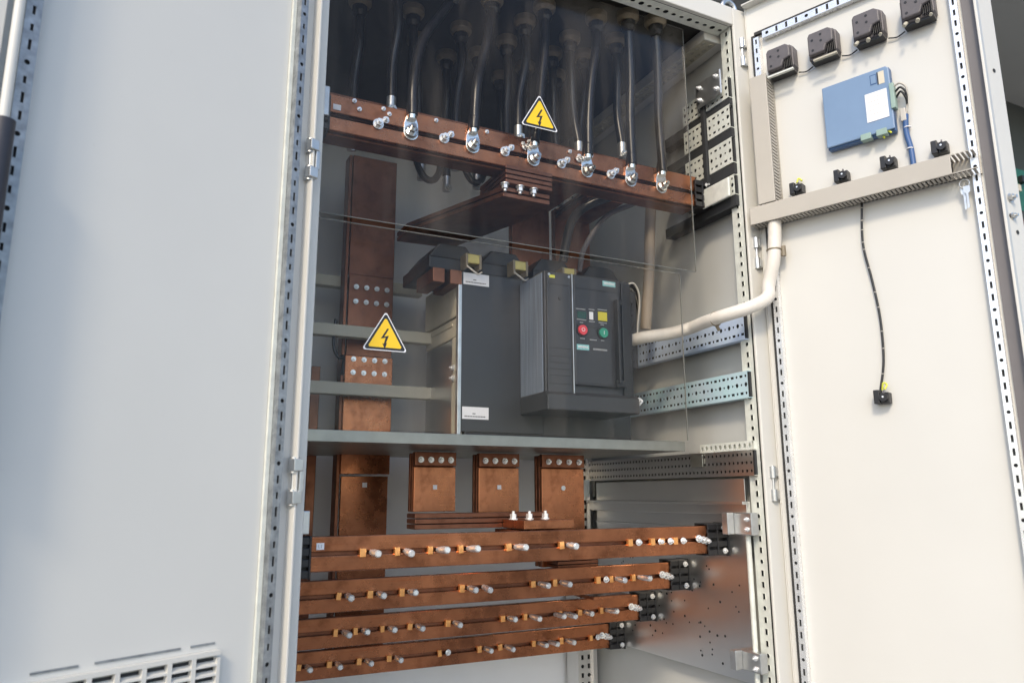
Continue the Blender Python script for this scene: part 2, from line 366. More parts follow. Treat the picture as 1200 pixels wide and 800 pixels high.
# hinges shared by the doors
def hinge(parent, x, y, z):
    h = MB()
    for s_ in (-1, 1):
        h.box(x - .009, x + .009, y - .012, y + .004, z + s_ * .026 - .010, z + s_ * .026 + .010)
        h.cyl((x, y - .010, z + s_ * .026 - .013), (x, y - .010, z + s_ * .026 + .013), .0085, n=16)
    h.cyl((x, y - .010, z - .036), (x, y - .010, z + .041), .0035, n=10)
    h.box(x - .013, x - .004, y - .006, y + .002, z - .018, z + .018)
    return h.build('hinge', 'zinc', parent, .0015)

# ---- left door, swung wide open; local +x from hinge to free edge, local +y to the viewer
HL, AL = (-.028, -.020), R(206)
ld = bpy.data.objects.new('door', None); COL.objects.link(ld); ld.parent = cab; ld.location = (HL[0], HL[1], 0); ld.rotation_euler = (0, 0, AL)
ld['label'] = 'blank door half with a louvred vent low down, swung wide open'
MB().box(0.004, .505, -.002, 0, .14, 2.16).build('door_sheet', 'paint_door', ld, .0008)
lp = MB().box(0.002, .006, -.004, .020, .14, 2.16); lp.box(.502, .507, -.004, .030, .14, 2.16); lp.box(.488, .502, .026, .030, .14, 2.16); lp.build('door_lip', 'paint', ld, .001)
for x0, ww in ((.033, .012), (.447, .016)):
    fr = MB(); fr.perf((x0 + ww, .0185, .2), (-1, 0, 0), (0, 0, 1), 1, 76, ww, .025, lambda i, j: (.0019, .0062 + .0012 * ((j * 7) % 3 - 1), False) if j % 4 else (.0036, .0036, True))
    fr.box(x0 - .0015, x0, .001, .0185, .2, 2.1); fr.box(x0 + ww, x0 + ww + .0015, .001, .0185, .2, 2.1)
    fr.build('mounting_strip', 'zinc_strip', ld)
    MB().box(x0 + .0005, x0 + ww - .0005, .001, .0145, .2, 2.1).build('strip_cavity_shade', 'dark', ld)  # dark fill gives the strip holes their shade by colour
    MB().box(x0 + ww + .002, x0 + ww + .009, .001, .006, .2, 2.1).build('gasket', 'zinc_white', ld)
for z in (.985, 1.545): hinge(ld, .004, .020, z)
# louvred vent
vn = MB(); X0, X1, ZV = .119, .400, .744
vn.box(X0 - .005, X1 + .005, .0005, .012, ZV - .006, ZV); vn.box(X0 - .005, X0, .0005, .012, ZV - .28, ZV - .010); vn.box(X1, X1 + .005, .0005, .012, ZV - .28, ZV - .006); vn.box(X0 - .012, X1 + .012, .0005, .012, ZV - .29, ZV - .28)
for c in range(1, 8): x = X0 + (X1 - X0) * c / 8; vn.box(x - .0032, x + .0032, .003, .0118, ZV - .28, ZV - .006)
k = 0; z = ZV - .014
while z > ZV - .275:
    vn.prism([(0, 0), (.008, -.004), (.008, -.0065), (0, -.0035)], (X0, .0035, z), (0, 1, 0), (0, 0, 1), (X1 - X0, 0, 0)); z -= .0130
vn.build('vent_grille', 'paint', ld)
MB().box(X0, X1, .0006, .0025, ZV - .28, ZV - .010).build('vent_filter', 'dark', ld)
vs = MB()
for a_, b_ in ((.118, .155), (.170, .285), (.305, .36)): vs.box(a_, b_, .0004, .0014, ZV + .0075, ZV + .0105)
vs.build('vent_slots', 'zinc_strip', ld)
# locking rod with rubber grip on the free edge
rd = MB().tube([(.478, .040, .5), (.478, .040, 2.1)], .006)
rd.build('locking_rod', 'paint', ld)
MB().cyl((.477, .040, 1.00), (.477, .040, 1.415), .0125, n=20).build('rod_grip', 'grip', ld, .003)

# ---- right door; local +x from hinge to free edge, local -y to the viewer
HR, AR = (W + .050, -.030), math.atan2(math.cos(R(159)), math.sin(R(159)))
rdr = bpy.data.objects.new('door', None); COL.objects.link(rdr); rdr.parent = cab; rdr.location = (HR[0], HR[1], 0); rdr.rotation_euler = (0, 0, AR)
rdr['label'] = 'door half carrying the meters and wiring duct, swung open'
MB().box(-.028, .478, 0, .002, .14, 2.205).build('door_sheet', 'paint_door', rdr, .0008)
lp = MB().box(-.0285, -.026, -.003, .020, .14, 2.205); lp.box(.474, .479, -.024, .004, .14, 2.205); lp.box(-.028, .478, -.022, .003, 2.202, 2.206)
lp.build('door_lip', 'paint', rdr, .001)
MB().box(-.0125, -.0045, -.009, -.0005, .17, 2.112).build('gasket', 'gasket', rdr)
MB().box(.449, .4735, -.0050, -.0005, .17, 2.19).build('gasket', 'lip', rdr)
for x0 in (-.003, .431):
    fr = MB(); fr.perf((x0, -.0165, .2), (1, 0, 0), (0, 0, 1), 1, 76, .012, .025, slotsV); fr.box(x0 - .001, x0, -.0165, -.001, .2, 2.1); fr.box(x0 + .012, x0 + .013, -.0165, -.001, .2, 2.1)
    fr.build('mounting_strip', 'zinc_bright', rdr)
    MB().box(x0 + .0005, x0 + .0115, -.0125, -.001, .2, 2.1).build('strip_cavity_shade', 'dark', rdr)
fr = MB(); fr.perf((.02, -.0165, 2.092), (1, 0, 0), (0, 0, 1), 17, 1, .025, .018, slots); fr.box(.02, .445, -.0165, -.001, 2.091, 2.092); fr.build('mounting_strip', 'zinc_bright', rdr)
MB().box(.02, .445, -.0125, -.001, 2.093, 2.109).build('strip_cavity_shade', 'dark', rdr)
MB().box(-.0040, .445, -.009, -.0005, 2.112, 2.120).build('gasket', 'gasket', rdr)
for z in (.985, 1.535, 2.075): hinge(rdr, -.036, -.004, z)

def on_door(s_, o, z):   # a point on the right door in world space
    a = AR; return (HR[0] + math.cos(a) * s_ + math.sin(a) * o, HR[1] + math.sin(a) * s_ - math.cos(a) * o, z)

# ------------------------------------------------------------------ lower busbars
bars = [(.130, .857, .966, [(.165, 1), (.232, 1), (.299, 1), (.363, 1), (.469, 1), (.594, 1), (.770, 0), (.831, 0), (.858, 0), (.895, 0)]),
        (.280, .763, .970, [(.160, 1), (.225, 1), (.293, 1), (.429, 1), (.464, 2), (.604, 1), (.661, 1), (.779, 0), (.816, 1), (.881, 1)]),
        (.425, .669, .975, [(.192, 1), (.236, 1), (.297, 1), (.362, 1), (.455, 1), (.597, 1), (.658, 1), (.726, 2), (.756, 1), (.814, 1), (.879, 1)]),
        (.575, .574, .978, [(.147, 1), (.217, 1), (.288, 1), (.362, 1), (.493, 0), (.602, 1), (.661, 1), (.760, 1), (.792, 2), (.845, 1), (.939, 0)])]
blab = ['nearest and highest of the four lower horizontal copper busbars, with a white tag',
        'lower horizontal copper busbar just below the tagged one, ending at the second black support',
        'third lower horizontal copper busbar from above, ending at the third black support',
        'lowest and deepest horizontal copper busbar, ending at the fourth black support']
stud_mb = MB().cyl((0, 0, 0), (0, -.016, 0), .0055, n=10); stud_mb.cyl((0, -.016, 0), (0, -.044, 0), .0068, n=14); stud_mb.cyl((0, -.044, 0), (0, -.0465, 0), .0068, .0048, n=14)
nut_mb = MB().hexbolt((0, 0, 0), (0, -1, 0), .0055, .005)
tab_mb = MB().box(-.0060, .0060, -.006, .004, -.0080, .0080)
proto = {}
def inst(key, mb, m, parent, loc, name, bevel=0):
    if key not in proto:
        proto[key] = mb.build(name, m, parent, bevel, loc)
        return proto[key]
    o = proto[key].copy(); COL.objects.link(o); o.parent = parent; o.location = loc
    if key == 'stud': o.rotation_euler = (random.uniform(-.07, .07), random.uniform(0, 6), random.uniform(-.07, .07)); o.scale = (1, random.uniform(.86, 1.08), 1)
    if key == 'tab': o.rotation_euler = (0, random.uniform(-.12, .12), 0); o.scale = (random.uniform(.8, 1.05), 1, random.uniform(.88, 1.05))
    if key == 'nut': o.rotation_euler = (0, random.uniform(0, 6), 0)
    return o
for i, (y, z, xe, bl) in enumerate(bars):
    t = thing('busbar', blab[i], 'busbar', (0, y, z), 0, 'lower horizontal busbars')
    x0 = .028 + (.012 if i == 0 else 0)
    MB().box(x0, xe, 0, .010, .0035, .0315).build('upper_plate', 'copper', t, .0018)
    MB().box(x0, xe, 0, .010, -.0315, -.0035).build('lower_plate', 'copper', t, .0018)
    MB().box(x0 + .004, xe - .004, .0105, .0135, -.028, .028).build('groove_shade_filler', 'copper_dull', t)  # dull filler added to keep the groove between the plates dark
    MB().box(x0, xe, .014, .024, .0055, .0305).build('upper_plate', 'copper_dull', t, .0015)
    MB().box(x0, xe, .014, .024, -.0305, -.0055).build('lower_plate', 'copper_dull', t, .0015)
    for x, kind in bl:
        xb = x - .020
        if kind != 2: inst('tab', tab_mb, 'copper_new', t, (xb - .009, 0, 0), 'spacer_tab', .001)
        if kind: inst('stud', stud_mb, 'zinc_bright', t, (xb + .009, 0, 0), 'stud')
        else: inst('nut', nut_mb, 'zinc_bright', t, (xb + .014, -.002, 0), 'nut')
    e = MB()
    for dx, dz in ((0, 0), (-.012, .003), (.010, -.002)): e.hexbolt((xe - .018 + dx, -.001, dz), (.1 * dx / .01, -1, dz * 30), .0062, .007)
    e.build('end_bolt', 'zinc_bright', t)
    if i == 0:
        lb = MB().box(.050, .064, -.0015, .0002, .008, .020).build('tag', 'white', t)
        tx = text('L1', .009, 'ink', t, (.057, -.0020, .014), name='tag_lettering')

def support(y, z, lab, x0=.962, x1=W - .006, gl='black busbar supports', bolts=True):
    t = thing('busbar_support', lab, 'busbar support', ((x0 + x1) / 2, y, z), 0, gl)
    h = (x1 - x0) / 2
    b = MB()
    for k in range(4): zz = -.036 + k * .0195; b.box(-h, h, -.006, .030, zz, zz + .0135)
    b.box(-h, h, .006, .042, -.037, .037); b.box(h - .004, h, -.008, .042, -.038, .038); b.box(-h, -h + .005, -.004, .03, -.034, .034)
    b.box(-.004, .000, -.008, .0, -.035, .035)
    b.build('body', 'black', t, .0012)
    for zz in (-.026, .026) if bolts else (): MB().hexbolt((h * .55, -.0065, zz), (0, -1, 0), .005, .003).build('bolt', 'zinc_bright', t)
    return t
sl = ['black comb shaped support holding the end of the nearest and highest lower busbar', 'black comb shaped support at the end of the second lower busbar',
      'black comb shaped support at the end of the third lower busbar', 'black comb shaped support at the end of the lowest busbar']
for i, (y, z, xe, bl) in enumerate(bars): support(y, z, sl[i], x0=xe - .006)
support(.130, .852, 'black comb shaped support under a steel bracket at the tagged end of the nearest busbar', x0=-.02, x1=.040, bolts=False)
bk = MB().box(.010, .034, .12, .16, .893, .935); bk.build('bracket', 'zinc', cab, .002)

# ------------------------------------------------------------------ upper busbars
t = thing('busbar', 'long upper copper busbar in front carrying six large cable lugs, above the breaker', 'busbar', (0, .120, 1.722), 0, 'upper horizontal busbars')
MB().box(.032, .980, 0, .010, .006, .046).build('upper_plate', 'copper', t, .0018)
MB().box(.032, .980, 0, .010, -.034, -.004).build('lower_plate', 'copper', t, .0018)
MB().box(.032, .980, .014, .026, .006, .044).build('upper_plate', 'copper_dull', t, .0015)
MB().box(.032, .980, .014, .060, -.038, -.006).build('lower_plate', 'copper_dull', t, .0015)
MB().box(.040, .056, -.0015, .0002, .012, .024).build('tag', 'white', t)
for x in (.135, .282, .429, .576, .714):
    MB().hexbolt((x, -.001, .000), (0, -1, 0), .0085, .011).hexbolt((x + .016, -.001, .013), (0, -1, 0), .0055, .005).build('bolt', 'zinc_bright', t)
for x, z in ((.094, .024), (.083, .040), (.145, .037), (.158, .028), (.263, .038), (.384, .038), (.475, .030), (.490, .038), (.60, .036), (.625, .030), (.660, .038)):
    MB().hexbolt((x, -.001, z), (0, -1, 0), .0035, .003).build('small_screw', 'zinc_bright', t)
for x in (.478, .492, .632, .622):
    MB().hexbolt((x, -.002, .020), (.3, -1, .3), .0055, .007).build('bolt', 'zinc_bright', t)
t = thing('busbar', 'upper copper busbar set behind and above the one with the cable lugs', 'busbar', (0, .270, 1.825), 0, 'upper horizontal busbars')
MB().box(.03, .90, 0, .010, .004, .032).build('upper_plate', 'copper_dull', t, .0018)
MB().box(.03, .90, 0, .010, -.032, -.004).build('lower_plate', 'copper_dull', t, .0018)
MB().box(.03, .90, .014, .024, -.032, .030).build('rear_plate', 'copper_dull', t, .0018)
support(.120, 1.722, 'black comb shaped support at the end of the upper lug busbar', x0=.972)
support(.120, 1.722, 'black comb shaped support at the tagged end of the upper busbar', x0=-.02, x1=.034, bolts=False)
bk = MB().box(.004, .030, .105, .112, 1.71, 1.775); bk.build('bracket', 'zinc', cab, .002)

# laminated link under the upper busbar
t = thing('busbar_link', 'laminated copper link clamped under the front upper busbar with three bolts', 'busbar link', (.49, .12, 1.66))
for k in range(4): MB().box(-.060, .060, -.004, .14, -.012 + k * .0115, -.003 + k * .0115).build('lamination', 'copper_dull', t, .001)
for x in (-.058, -.020, .015): MB().hexbolt((x, .004, -.012), (0, 0, -1), .0075, .010).build('bolt', 'zinc_bright', t)
# straps running back to the breaker terminals
t = thing('busbar_link', 'wide dark copper strap slanting from the laminated link back to the breaker terminals', 'busbar link', (.43, .33, 1.63), 0, 'straps between upper busbar and breaker')
for k in range(2):
    MB().prism([(.000, -.20), (.120, -.20), (.120, -.10), (.030, .19), (-.120, .20), (-.120, .12)], (0, 0, -.010 + k * .014), (1, 0, 0), (0, 1, 0), (0, 0, .010)).build('flat_strap', 'copper_dull', t, .001)
for i, (xa, xb, z1, lab) in enumerate(((.612, .728, 1.775, 'broad upright copper strap behind the middle of the breaker, under the upper busbars'),
                                       (.748, .862, 1.760, 'broad upright copper strap behind the control face, nearest the perforated side rails'))):
    t = thing('busbar_link', lab, 'busbar link', ((xa + xb) / 2, .45, 1.60), 0, 'straps between upper busbar and breaker'); h = (xb - xa) / 2
    for k in range(2):
        MB().box(-h, h, k * .014, .010 + k * .014, -.12, z1 - 1.60).build('vertical_strap', 'copper_dull', t, .001)
        MB().box(-h, h, -.17, -.002, z1 - 1.615 - k * .014, z1 - 1.605 - k * .014).build('flat_strap', 'copper_dull', t, .001)
    for x in (-.6, -.2, .2, .6): MB().hexbolt((x * h, -.001, -.03), (0, -1, 0), .005, .004).build('bolt', 'zinc', t)
o = MB().tube([(.90, .20, 1.79), (.82, .22, 1.735), (.74, .26, 1.70), (.71, .30, 1.66), (.70, .33, 1.56)], .012, 12).build('cable_loop', 'rubber'); tag(o, 'thick black cable curving under the upper busbar toward the breaker top', 'cable')
o = MB().tube([(.93, .24, 1.80), (.955, .28, 1.74), (.962, .30, 1.66), (.955, .30, 1.56), (.95, .32, 1.40)], .015, 14).build('cable_sleeve', 'duct_dim'); tag(o, 'beige cable sleeve running down behind the clear shield near the perforated side rails', 'cable sleeve')
o = MB().tube([(.93, .22, 1.745), (.86, .25, 1.715), (.80, .28, 1.68), (.755, .31, 1.60), (.75, .33, 1.54)], .007, 12).build('cable_loop', 'meter'); tag(o, 'slim grey cable curving beside the thick black one under the upper busbar', 'cable')

# ------------------------------------------------------------------ vertical neutral bar on the left
t = thing('riser_bar', 'tall vertical copper riser bar behind the cream cross rails', 'copper bar', (.268, .610, 1.2))
MB().box(-.061, .061, 0, .010, -.66, -.19).build('lower_length', 'copper', t, .0015)
MB().box(-.064, .064, -.003, .009, -.185, .12).build('middle_length', 'copper', t, .0015)
MB().box(-.061, .061, 0, .010, .12, .34).build('splice_plate', 'copper_dull', t, .0015)
MB().box(-.062, .062, .002, .012, .34, .68).build('upper_length', 'copper_dull', t, .0015)
MB().box(-.072, -.063, .006, .05, -.66, .68).build('edge_bar', 'copper_dull', t, .0015)
for z in (.075, .110, .265, .305):
    for x in (-.042, -.014, .014, .042): MB().hexbolt((x, -.0035, z), (0, -1, 0), .0050, .003).build('bolt', 'zinc_bright' if z < .2 else 'zinc', t)
MB().box(-.006, .006, -.0012, .0, -.218, -.206).build('tag', 'white', t)
MB().box(-.008, .008, -.0045, -.003, .185, .198).build('tag', 'white', t)
t = thing('riser_bar', 'slim dark copper riser bar half hidden at the hinge side of the open cabinet', 'copper bar', (.150, .700, 1.0))
MB().box(-.012, .012, 0, .06, -.40, .30).build('length', 'copper_dull', t, .0015)

# drops from the breaker
drops = [(.312, .414, 1.060, .925, 'copper drop bar under the breaker nearest the tall riser, resting on the cranked bar'),
         (.473, .580, 1.060, .890, 'middle copper drop bar under the breaker between two others'),
         (.643, .765, 1.060, .790, 'copper drop bar under the breaker with a round mark, nearest the perforated rail')]
for i, (xa, xb, zt, zb, lab) in enumerate(drops):
    t = thing('drop_bar', lab, 'copper bar', ((xa + xb) / 2, .355, zt), 0, 'copper drop bars below the breaker'); h = (xb - xa) / 2
    MB().box(-h, h, 0, .010, zb - zt, -.034).build('front_plate', 'copper', t, .0015)
    MB().box(-h, h, -.004, .012, -.032, 0).build('clamp_strip', 'copper_dull', t, .0015)
    for k in range(2): MB().box(-h, h - .0, .014 + k * .016, .024 + k * .016, zb - zt, -.002).build('rear_plate', 'copper_dull', t, .0015)
    for x in (-.72, -.24, .24, .72): MB().hexbolt((x * h, -.0045, -.018), (0, -1, 0), .0052, .006).build('bolt', 'zinc_bright', t)
    if i < 2: MB().box(-.005, .005, -.0012, 0, -.085, -.075).build('tag', 'white', t)
    else: MB().cyl((0, 0, -.082), (0, -.0012, -.082), .006).build('tag', 'zinc', t)
# cranked bar
t = thing('cranked_bar', 'flat cranked copper bar above the horizontal busbars with three bolts on its end', 'copper bar', (.44, .25, .905))
for k in range(3): MB().box(-.160, .160, 0, .055, -.014 + k * .0115, -.0045 + k * .0115).build('lamination', 'copper_dull', t, .001)
for k in range(3): MB().box(.045, .168, -.105, .04, -.050 + k * .0115, -.0405 + k * .0115).build('end_lamination', 'copper', t, .001)
MB().box(.045, .168, -.105, -.002, -.0145, .004).build('end_plate', 'copper', t, .001)
for x in (.055, .095, .135): MB().hexbolt((x, -.035, .004), (0, 0, 1), .0075, .010).build('bolt', 'zinc_bright', t)
t = thing('busbar_link', 'short laminated copper link between the first and second lower busbars', 'busbar link', (.712, .30, .800))
for k in range(3): MB().box(-.058, .054, 0, .075, -.009 + k * .0085, -.002 + k * .0085).build('lamination', 'copper_dull', t, .001)
t = thing('busbar_link', 'short bright copper link lying between the second and third lower busbars', 'busbar link', (.812, .33, .716))
MB().box(-.055, .055, -.02, .11, -.003, .005).build('lamination', 'copper', t, .001)

# ------------------------------------------------------------------ circuit breaker
br = thing('circuit_breaker', 'large anthracite withdrawable circuit breaker with red and green push buttons', 'circuit breaker', (0, 0, 1.1))
br.location = (.6, .3, 1.068)
def B(x0, x1, y0, y1, z0, z1, nm, m, bev=.001, par=None):
    return MB().box(x0 - .6, x1 - .6, y0 - .3, y1 - .3, z0 - 1.068, z1 - 1.068).build(nm, m, par or br, bev)
B(.428, .905, .340, .56, 1.085, 1.494, 'frame', 'breaker')
fp = B(.4165, .640, .335, .339, 1.108, 1.498, 'front_plate', 'breaker', .001)
B(.4065, .416, .331, .345, 1.070, 1.498, 'edge_strip', 'zinc', .001)
# cream side with recessed steps
B(.411, .427, .347, .58, 1.39, 1.492, 'side_cheek', 'side', .003); B(.415, .427, .347, .58, 1.34, 1.388, 'side_cheek', 'side', .003)
B(.410, .427, .347, .380, 1.09, 1.338, 'side_cheek', 'side', .003); B(.417, .427, .382, .58, 1.075, 1.338, 'side_plate', 'zinc_sheet', .001)
B(.413, .4165, .385, .54, 1.37, 1.378, 'side_rib', 'side', .001)
sb = MB().hexbolt((-.190, .065, .17), (-1, 0, 0), .006, .005); sb.hexbolt((-.190, .065, .195), (-1, 0, 0), .006, .005); sb.build('side_bolt', 'zinc_bright', br)
# protruding operating unit
un = B(.577, .825, .212, .334, 1.180, 1.490, 'operating_unit', 'breaker', .005)
B(.5745, .5765, .218, .333, 1.180, 1.484, 'unit_cheek', 'breaker_side', .001)
B(.581, .648, .2045, .2115, 1.180, 1.486, 'side_bezel', 'breaker', .002)
B(.6525, .784, .2005, .2115, 1.215, 1.486, 'control_face', 'breaker', .003)
B(.6488, .6518, .2025, .2115, 1.182, 1.486, 'bezel_edge', 'zinc', .0005)
B(.7945, .823, .205, .2115, 1.182, 1.482, 'side_bezel', 'black', .002)
sk = MB().prism([(0, 0), (.138, 0), (.138, .045), (.010, .045), (0, .036)], (-.026, -.104, 1.153 - 1.068), (0, 1, 0), (0, 0, 1), (.258, 0, 0)); sk.build('lower_skirt', 'breaker', br, .003)
for z in (1.215, 1.235, 1.25, 1.265, 1.28, 1.30, 1.455): B(.5845, .6445, .2035, .2044, z, z + .0012, 'groove', 'black', 0)
MB().cyl((.616 - .6, -.0975, 1.422 - 1.068), (.616 - .6, -.0950, 1.422 - 1.068), .0045).build('key_hole', 'black', br)
for x in (.587, .642):
    for z in (1.190, 1.478): MB().cyl((x - .6, -.0955, z - 1.068), (x - .6, -.0968, z - 1.068), .0032, n=12).build('cover_screw', 'zinc', br)
for z in (1.20, 1.452): B(.6535, .783, .1998, .2004, z + .02 * (z < 1.3), z + .0012 + .02 * (z < 1.3), 'seam', 'black', 0)
B(.6570, .7625, .1998, .2004, 1.357, 1.3580, 'seam', 'black', 0)
B(.588, .603, .2035, .2044, 1.470, 1.477, 'yellow_mark', 'yg', 0)
# handle: vertical charging lever
hd = MB().box(.7655 - .6, .7735 - .6, -.118, -.100, 1.223 - 1.068, 1.432 - 1.068); hd.box(.7655 - .6, .790 - .6, -.108, -.100, 1.420 - 1.068, 1.432 - 1.068); hd.box(.7640 - .6, .7920 - .6, -.110, -.100, 1.215 - 1.068, 1.232 - 1.068)
hd.build('charging_lever', 'black', br, .002)
def btn(x, z, m, sym):
    bz = MB().cyl((x - .6, -.1000, z - 1.068), (x - .6, -.1025, z - 1.068), .0155, n=28).build('button_ring', 'black', br)
    bt = MB().cyl((x - .6, -.1025, z - 1.068), (x - .6, -.1070, z - 1.068), .0125, .0118, n=28).build('push_button', m, br)
    text(sym, .013, 'white', bt, (x - .6, -.1074, z - 1.068), name='button_symbol')
btn(.673, 1.348, 'red', 'O'); btn(.732, 1.346, 'green', 'I')
B(.661, .686, .1995, .2004, 1.377, 1.394, 'status_window', 'win_green', 0)
B(.695, .706, .1995, .2004, 1.377, 1.396, 'counter_window', 'white', 0)
B(.720, .746, .1992, .2004, 1.377, 1.399, 'spring_window', 'win_yellow', 0)
bd = B(.658, .692, .1992, .2004, 1.300, 1.313, 'badge', 'teal', 0)
text('SIEMENS', .0078, 'white', br, (.675 - .6, -.1012, 1.3065 - 1.068), bold=True)
bd = B(.736, .773, .1992, .2004, 1.466, 1.479, 'badge', 'teal', 0)
text('SIEMENS', .0086, 'white', br, (.7545 - .6, -.1012, 1.4725 - 1.068), bold=True)
ln = MB()
for x0, x1, z in ((.658, .684, 1.399), (.694, .708, 1.401), (.720, .745, 1.4035), (.660, .686, 1.373), (.694, .708, 1.371), (.722, .744, 1.371), (.668, .678, 1.366), (.668, .679, 1.327), (.727, .737, 1.327), (.695, .715, 1.326), (.704, .742, 1.3045), (.704, .742, 1.3025), (.727, .737, 1.366)):
    x = x0
    while x < x1: ln.box(x - .6, x + .0022 - .6, -.1003, -.0995, z - 1.068, z + .0022 - 1.068); x += .0034
ln.build('small_print', 'ink', br)
# stickers on the front plate
for x0, x1, z0, z1 in ((.4205, .489, 1.467, 1.4965), (.4205, .489, 1.138, 1.167)):
    s_ = B(x0, x1, .3340, .3348, z0, z1, 'sticker', 'white', 0)
    q = MB(); x = x0 + .006
    while x < x1 - .008: q.box(x - .6, x + .0028 - .6, (.3335 - .3), (.3339 - .3), z0 + .005 - 1.068, z0 + .0075 - 1.068); x += .0042
    q.box(x0 + .026 - .6, x0 + .034 - .6, (.3335 - .3), (.3339 - .3), z0 + .012 - 1.068, z0 + .0140 - 1.068)
    q.build('sticker_print', 'black', s_)
# terminal hoods and auxiliary connectors on top
for i, x in enumerate((.335, .475, .62, .77)):
    tb = MB().box(x - .6, x + .130 - .6, .045, .25, .432, .464); tb.prism([(0, 0), (.130, 0), (.100, .038), (.03, .038)], (x - .6, .055, .464), (1, 0, 0), (0, 0, 1), (0, .15, 0))
    tb.build('terminal_hood', 'black', br, .003)
for i, x in enumerate((.420, .548, .69)):
    cb = MB().box(x - .6, x + .034 - .6, .010, .042, .446, .470).build('auxiliary_connector', 'brass', br, .002)
    MB().box(x - .004 - .6, x + .002 - .6, .008, .045, .432, .470).build('connector_clip', 'gland', cb, .001)
    MB().box(x + .032 - .6, x + .038 - .6, .008, .045, .432, .470).build('connector_clip', 'gland', cb, .001)
    MB().tube([(x - .002 - .6, .006, .436), (x + .008 - .6, -.004, .424), (x + .022 - .6, -.004, .416), (x + .036 - .6, .004, .424)], .0022, 8).build('connector_wire', 'wire_grey', cb)
for x in (.34, .385):
    MB().box(x - .6, x + .03 - .6, .03, .15, .395, .43).build('copper_tab', 'copper_dull', br, .001)
tm = MB()
for k in range(9): tm.box(.712 + k * .011 - .6, .718 + k * .011 - .6, -.03, -.005, .424, .436)
tm.build('terminal_row', 'copper', br)
# secondary plug with its wire bundle beside the control face
pg = MB().box(.832 - .6, .868 - .6, -.055, .02, 1.275 - 1.068, 1.478 - 1.068)
for k in range(6): pg.box(.836 - .6, .852 - .6, -.062, -.055, 1.29 + k * .03 - 1.068, 1.30 + k * .03 - 1.068)
pg.build('secondary_plug', 'breaker', br, .002)
for k in range(7):
    a = .008 * k
    MB().tube([(.830 - .6, -.06 + .006 * k, 1.488 - 1.068), (.855 + a * .4 - .6, -.065 + .006 * k, 1.495 - .004 * k - 1.068), (.875 + a * .4 - .6, -.06 + .006 * k, 1.46 - .006 * k - 1.068), (.872 + a * .5 - .6, -.05 + .006 * k, 1.38 - 1.068), (.868 + a * .4 - .6, -.045 + .006 * k, 1.30 - 1.068)], .0026, 8).build('plug_wire', 'wire_grey' if k % 3 == 0 else 'rubber', br)
MB().hexbolt((.835 - .6, -.095, 1.185 - 1.068), (0, -1, 0), .007, .006).build('corner_bolt', 'zinc_bright', br)
B(.42, .89, .30, .53, 1.069, 1.084, 'base_rail', 'copper_dull', .001)

# ------------------------------------------------------------------ clear shields
t = thing('clear_shield', 'clear plastic shield with a warning triangle, standing on the shelf before the breaker', 'plastic shield', (.46, .142, 1.088), 0, 'clear plastic shields')
MB().box(-.455, .470, 0, .004, 0, .418).build('sheet', 'clear', t)
MB().box(.4702, .4712, .0003, .0037, 0, .418).build('sheet_edge', 'sheet_edge', t)
MB().box(-.455, .470, .0003, .0037, .4182, .4190).build('sheet_edge', 'sheet_edge', t)
t = thing('clear_shield', 'clear plastic shield hung over the cable lugs and upper busbars', 'plastic shield', (.46, .066, 1.52), 0, 'clear plastic shields')
MB().box(-.455, .458, 0, .004, -.030, .625).build('sheet', 'clear', t)
MB().box(.4582, .4592, .0003, .0037, -.03, .625).build('sheet_edge', 'sheet_edge', t)
MB().box(-.455, .458, .0003, .0037, -.0310, -.0302).build('sheet_edge', 'sheet_edge', t)

def triangle(lab, c, s_):
    t = thing('warning_sign', lab, 'warning sign', c, 0, 'yellow high voltage warning triangles')
    def tri(r, y0, y1, m, nm):
        P = []
        for k in range(3):
            a = R(90 + 120 * k)
            for da in (-9, 0, 9):
                rr_ = r if da == 0 else r * .985
                P.append((math.cos(a + R(da * .35)) * rr_, math.sin(a + R(da * .35)) * rr_))
        MB().prism(P, (0, y0, 0), (1, 0, 0), (0, 0, 1), (0, y1 - y0, 0)).build(nm, m, t)
    r = s_ / math.sqrt(3)
    tri(r, -.0004, 0, 'white', 'white_margin'); tri(r * .93, -.0008, -.0004, 'black', 'black_border'); tri(r * .76, -.0012, -.0008, 'yellow', 'yellow_field')
    k = r * .62
    bolt = [(.10, .62), (-.30, -.06), (.02, .02), (-.10, -.40), (-.20, -.34), (-.02, -.72), (.12, -.30), (.03, -.36), (.22, .16), (-.08, .08), (.22, .62)]
    MB().prism([(x * k, z * k - r * .02) for x, z in bolt], (0, -.0016, 0), (1, 0, 0), (0, 0, 1), (0, .0004, 0)).build('lightning_bolt', 'black', t)
triangle('yellow warning triangle on the lower clear shield, before the tall copper riser', (.171, .1418, 1.274), .088)
triangle('yellow warning triangle on the upper clear shield, above the cable lugs', (.491, .0658, 1.796), .089)

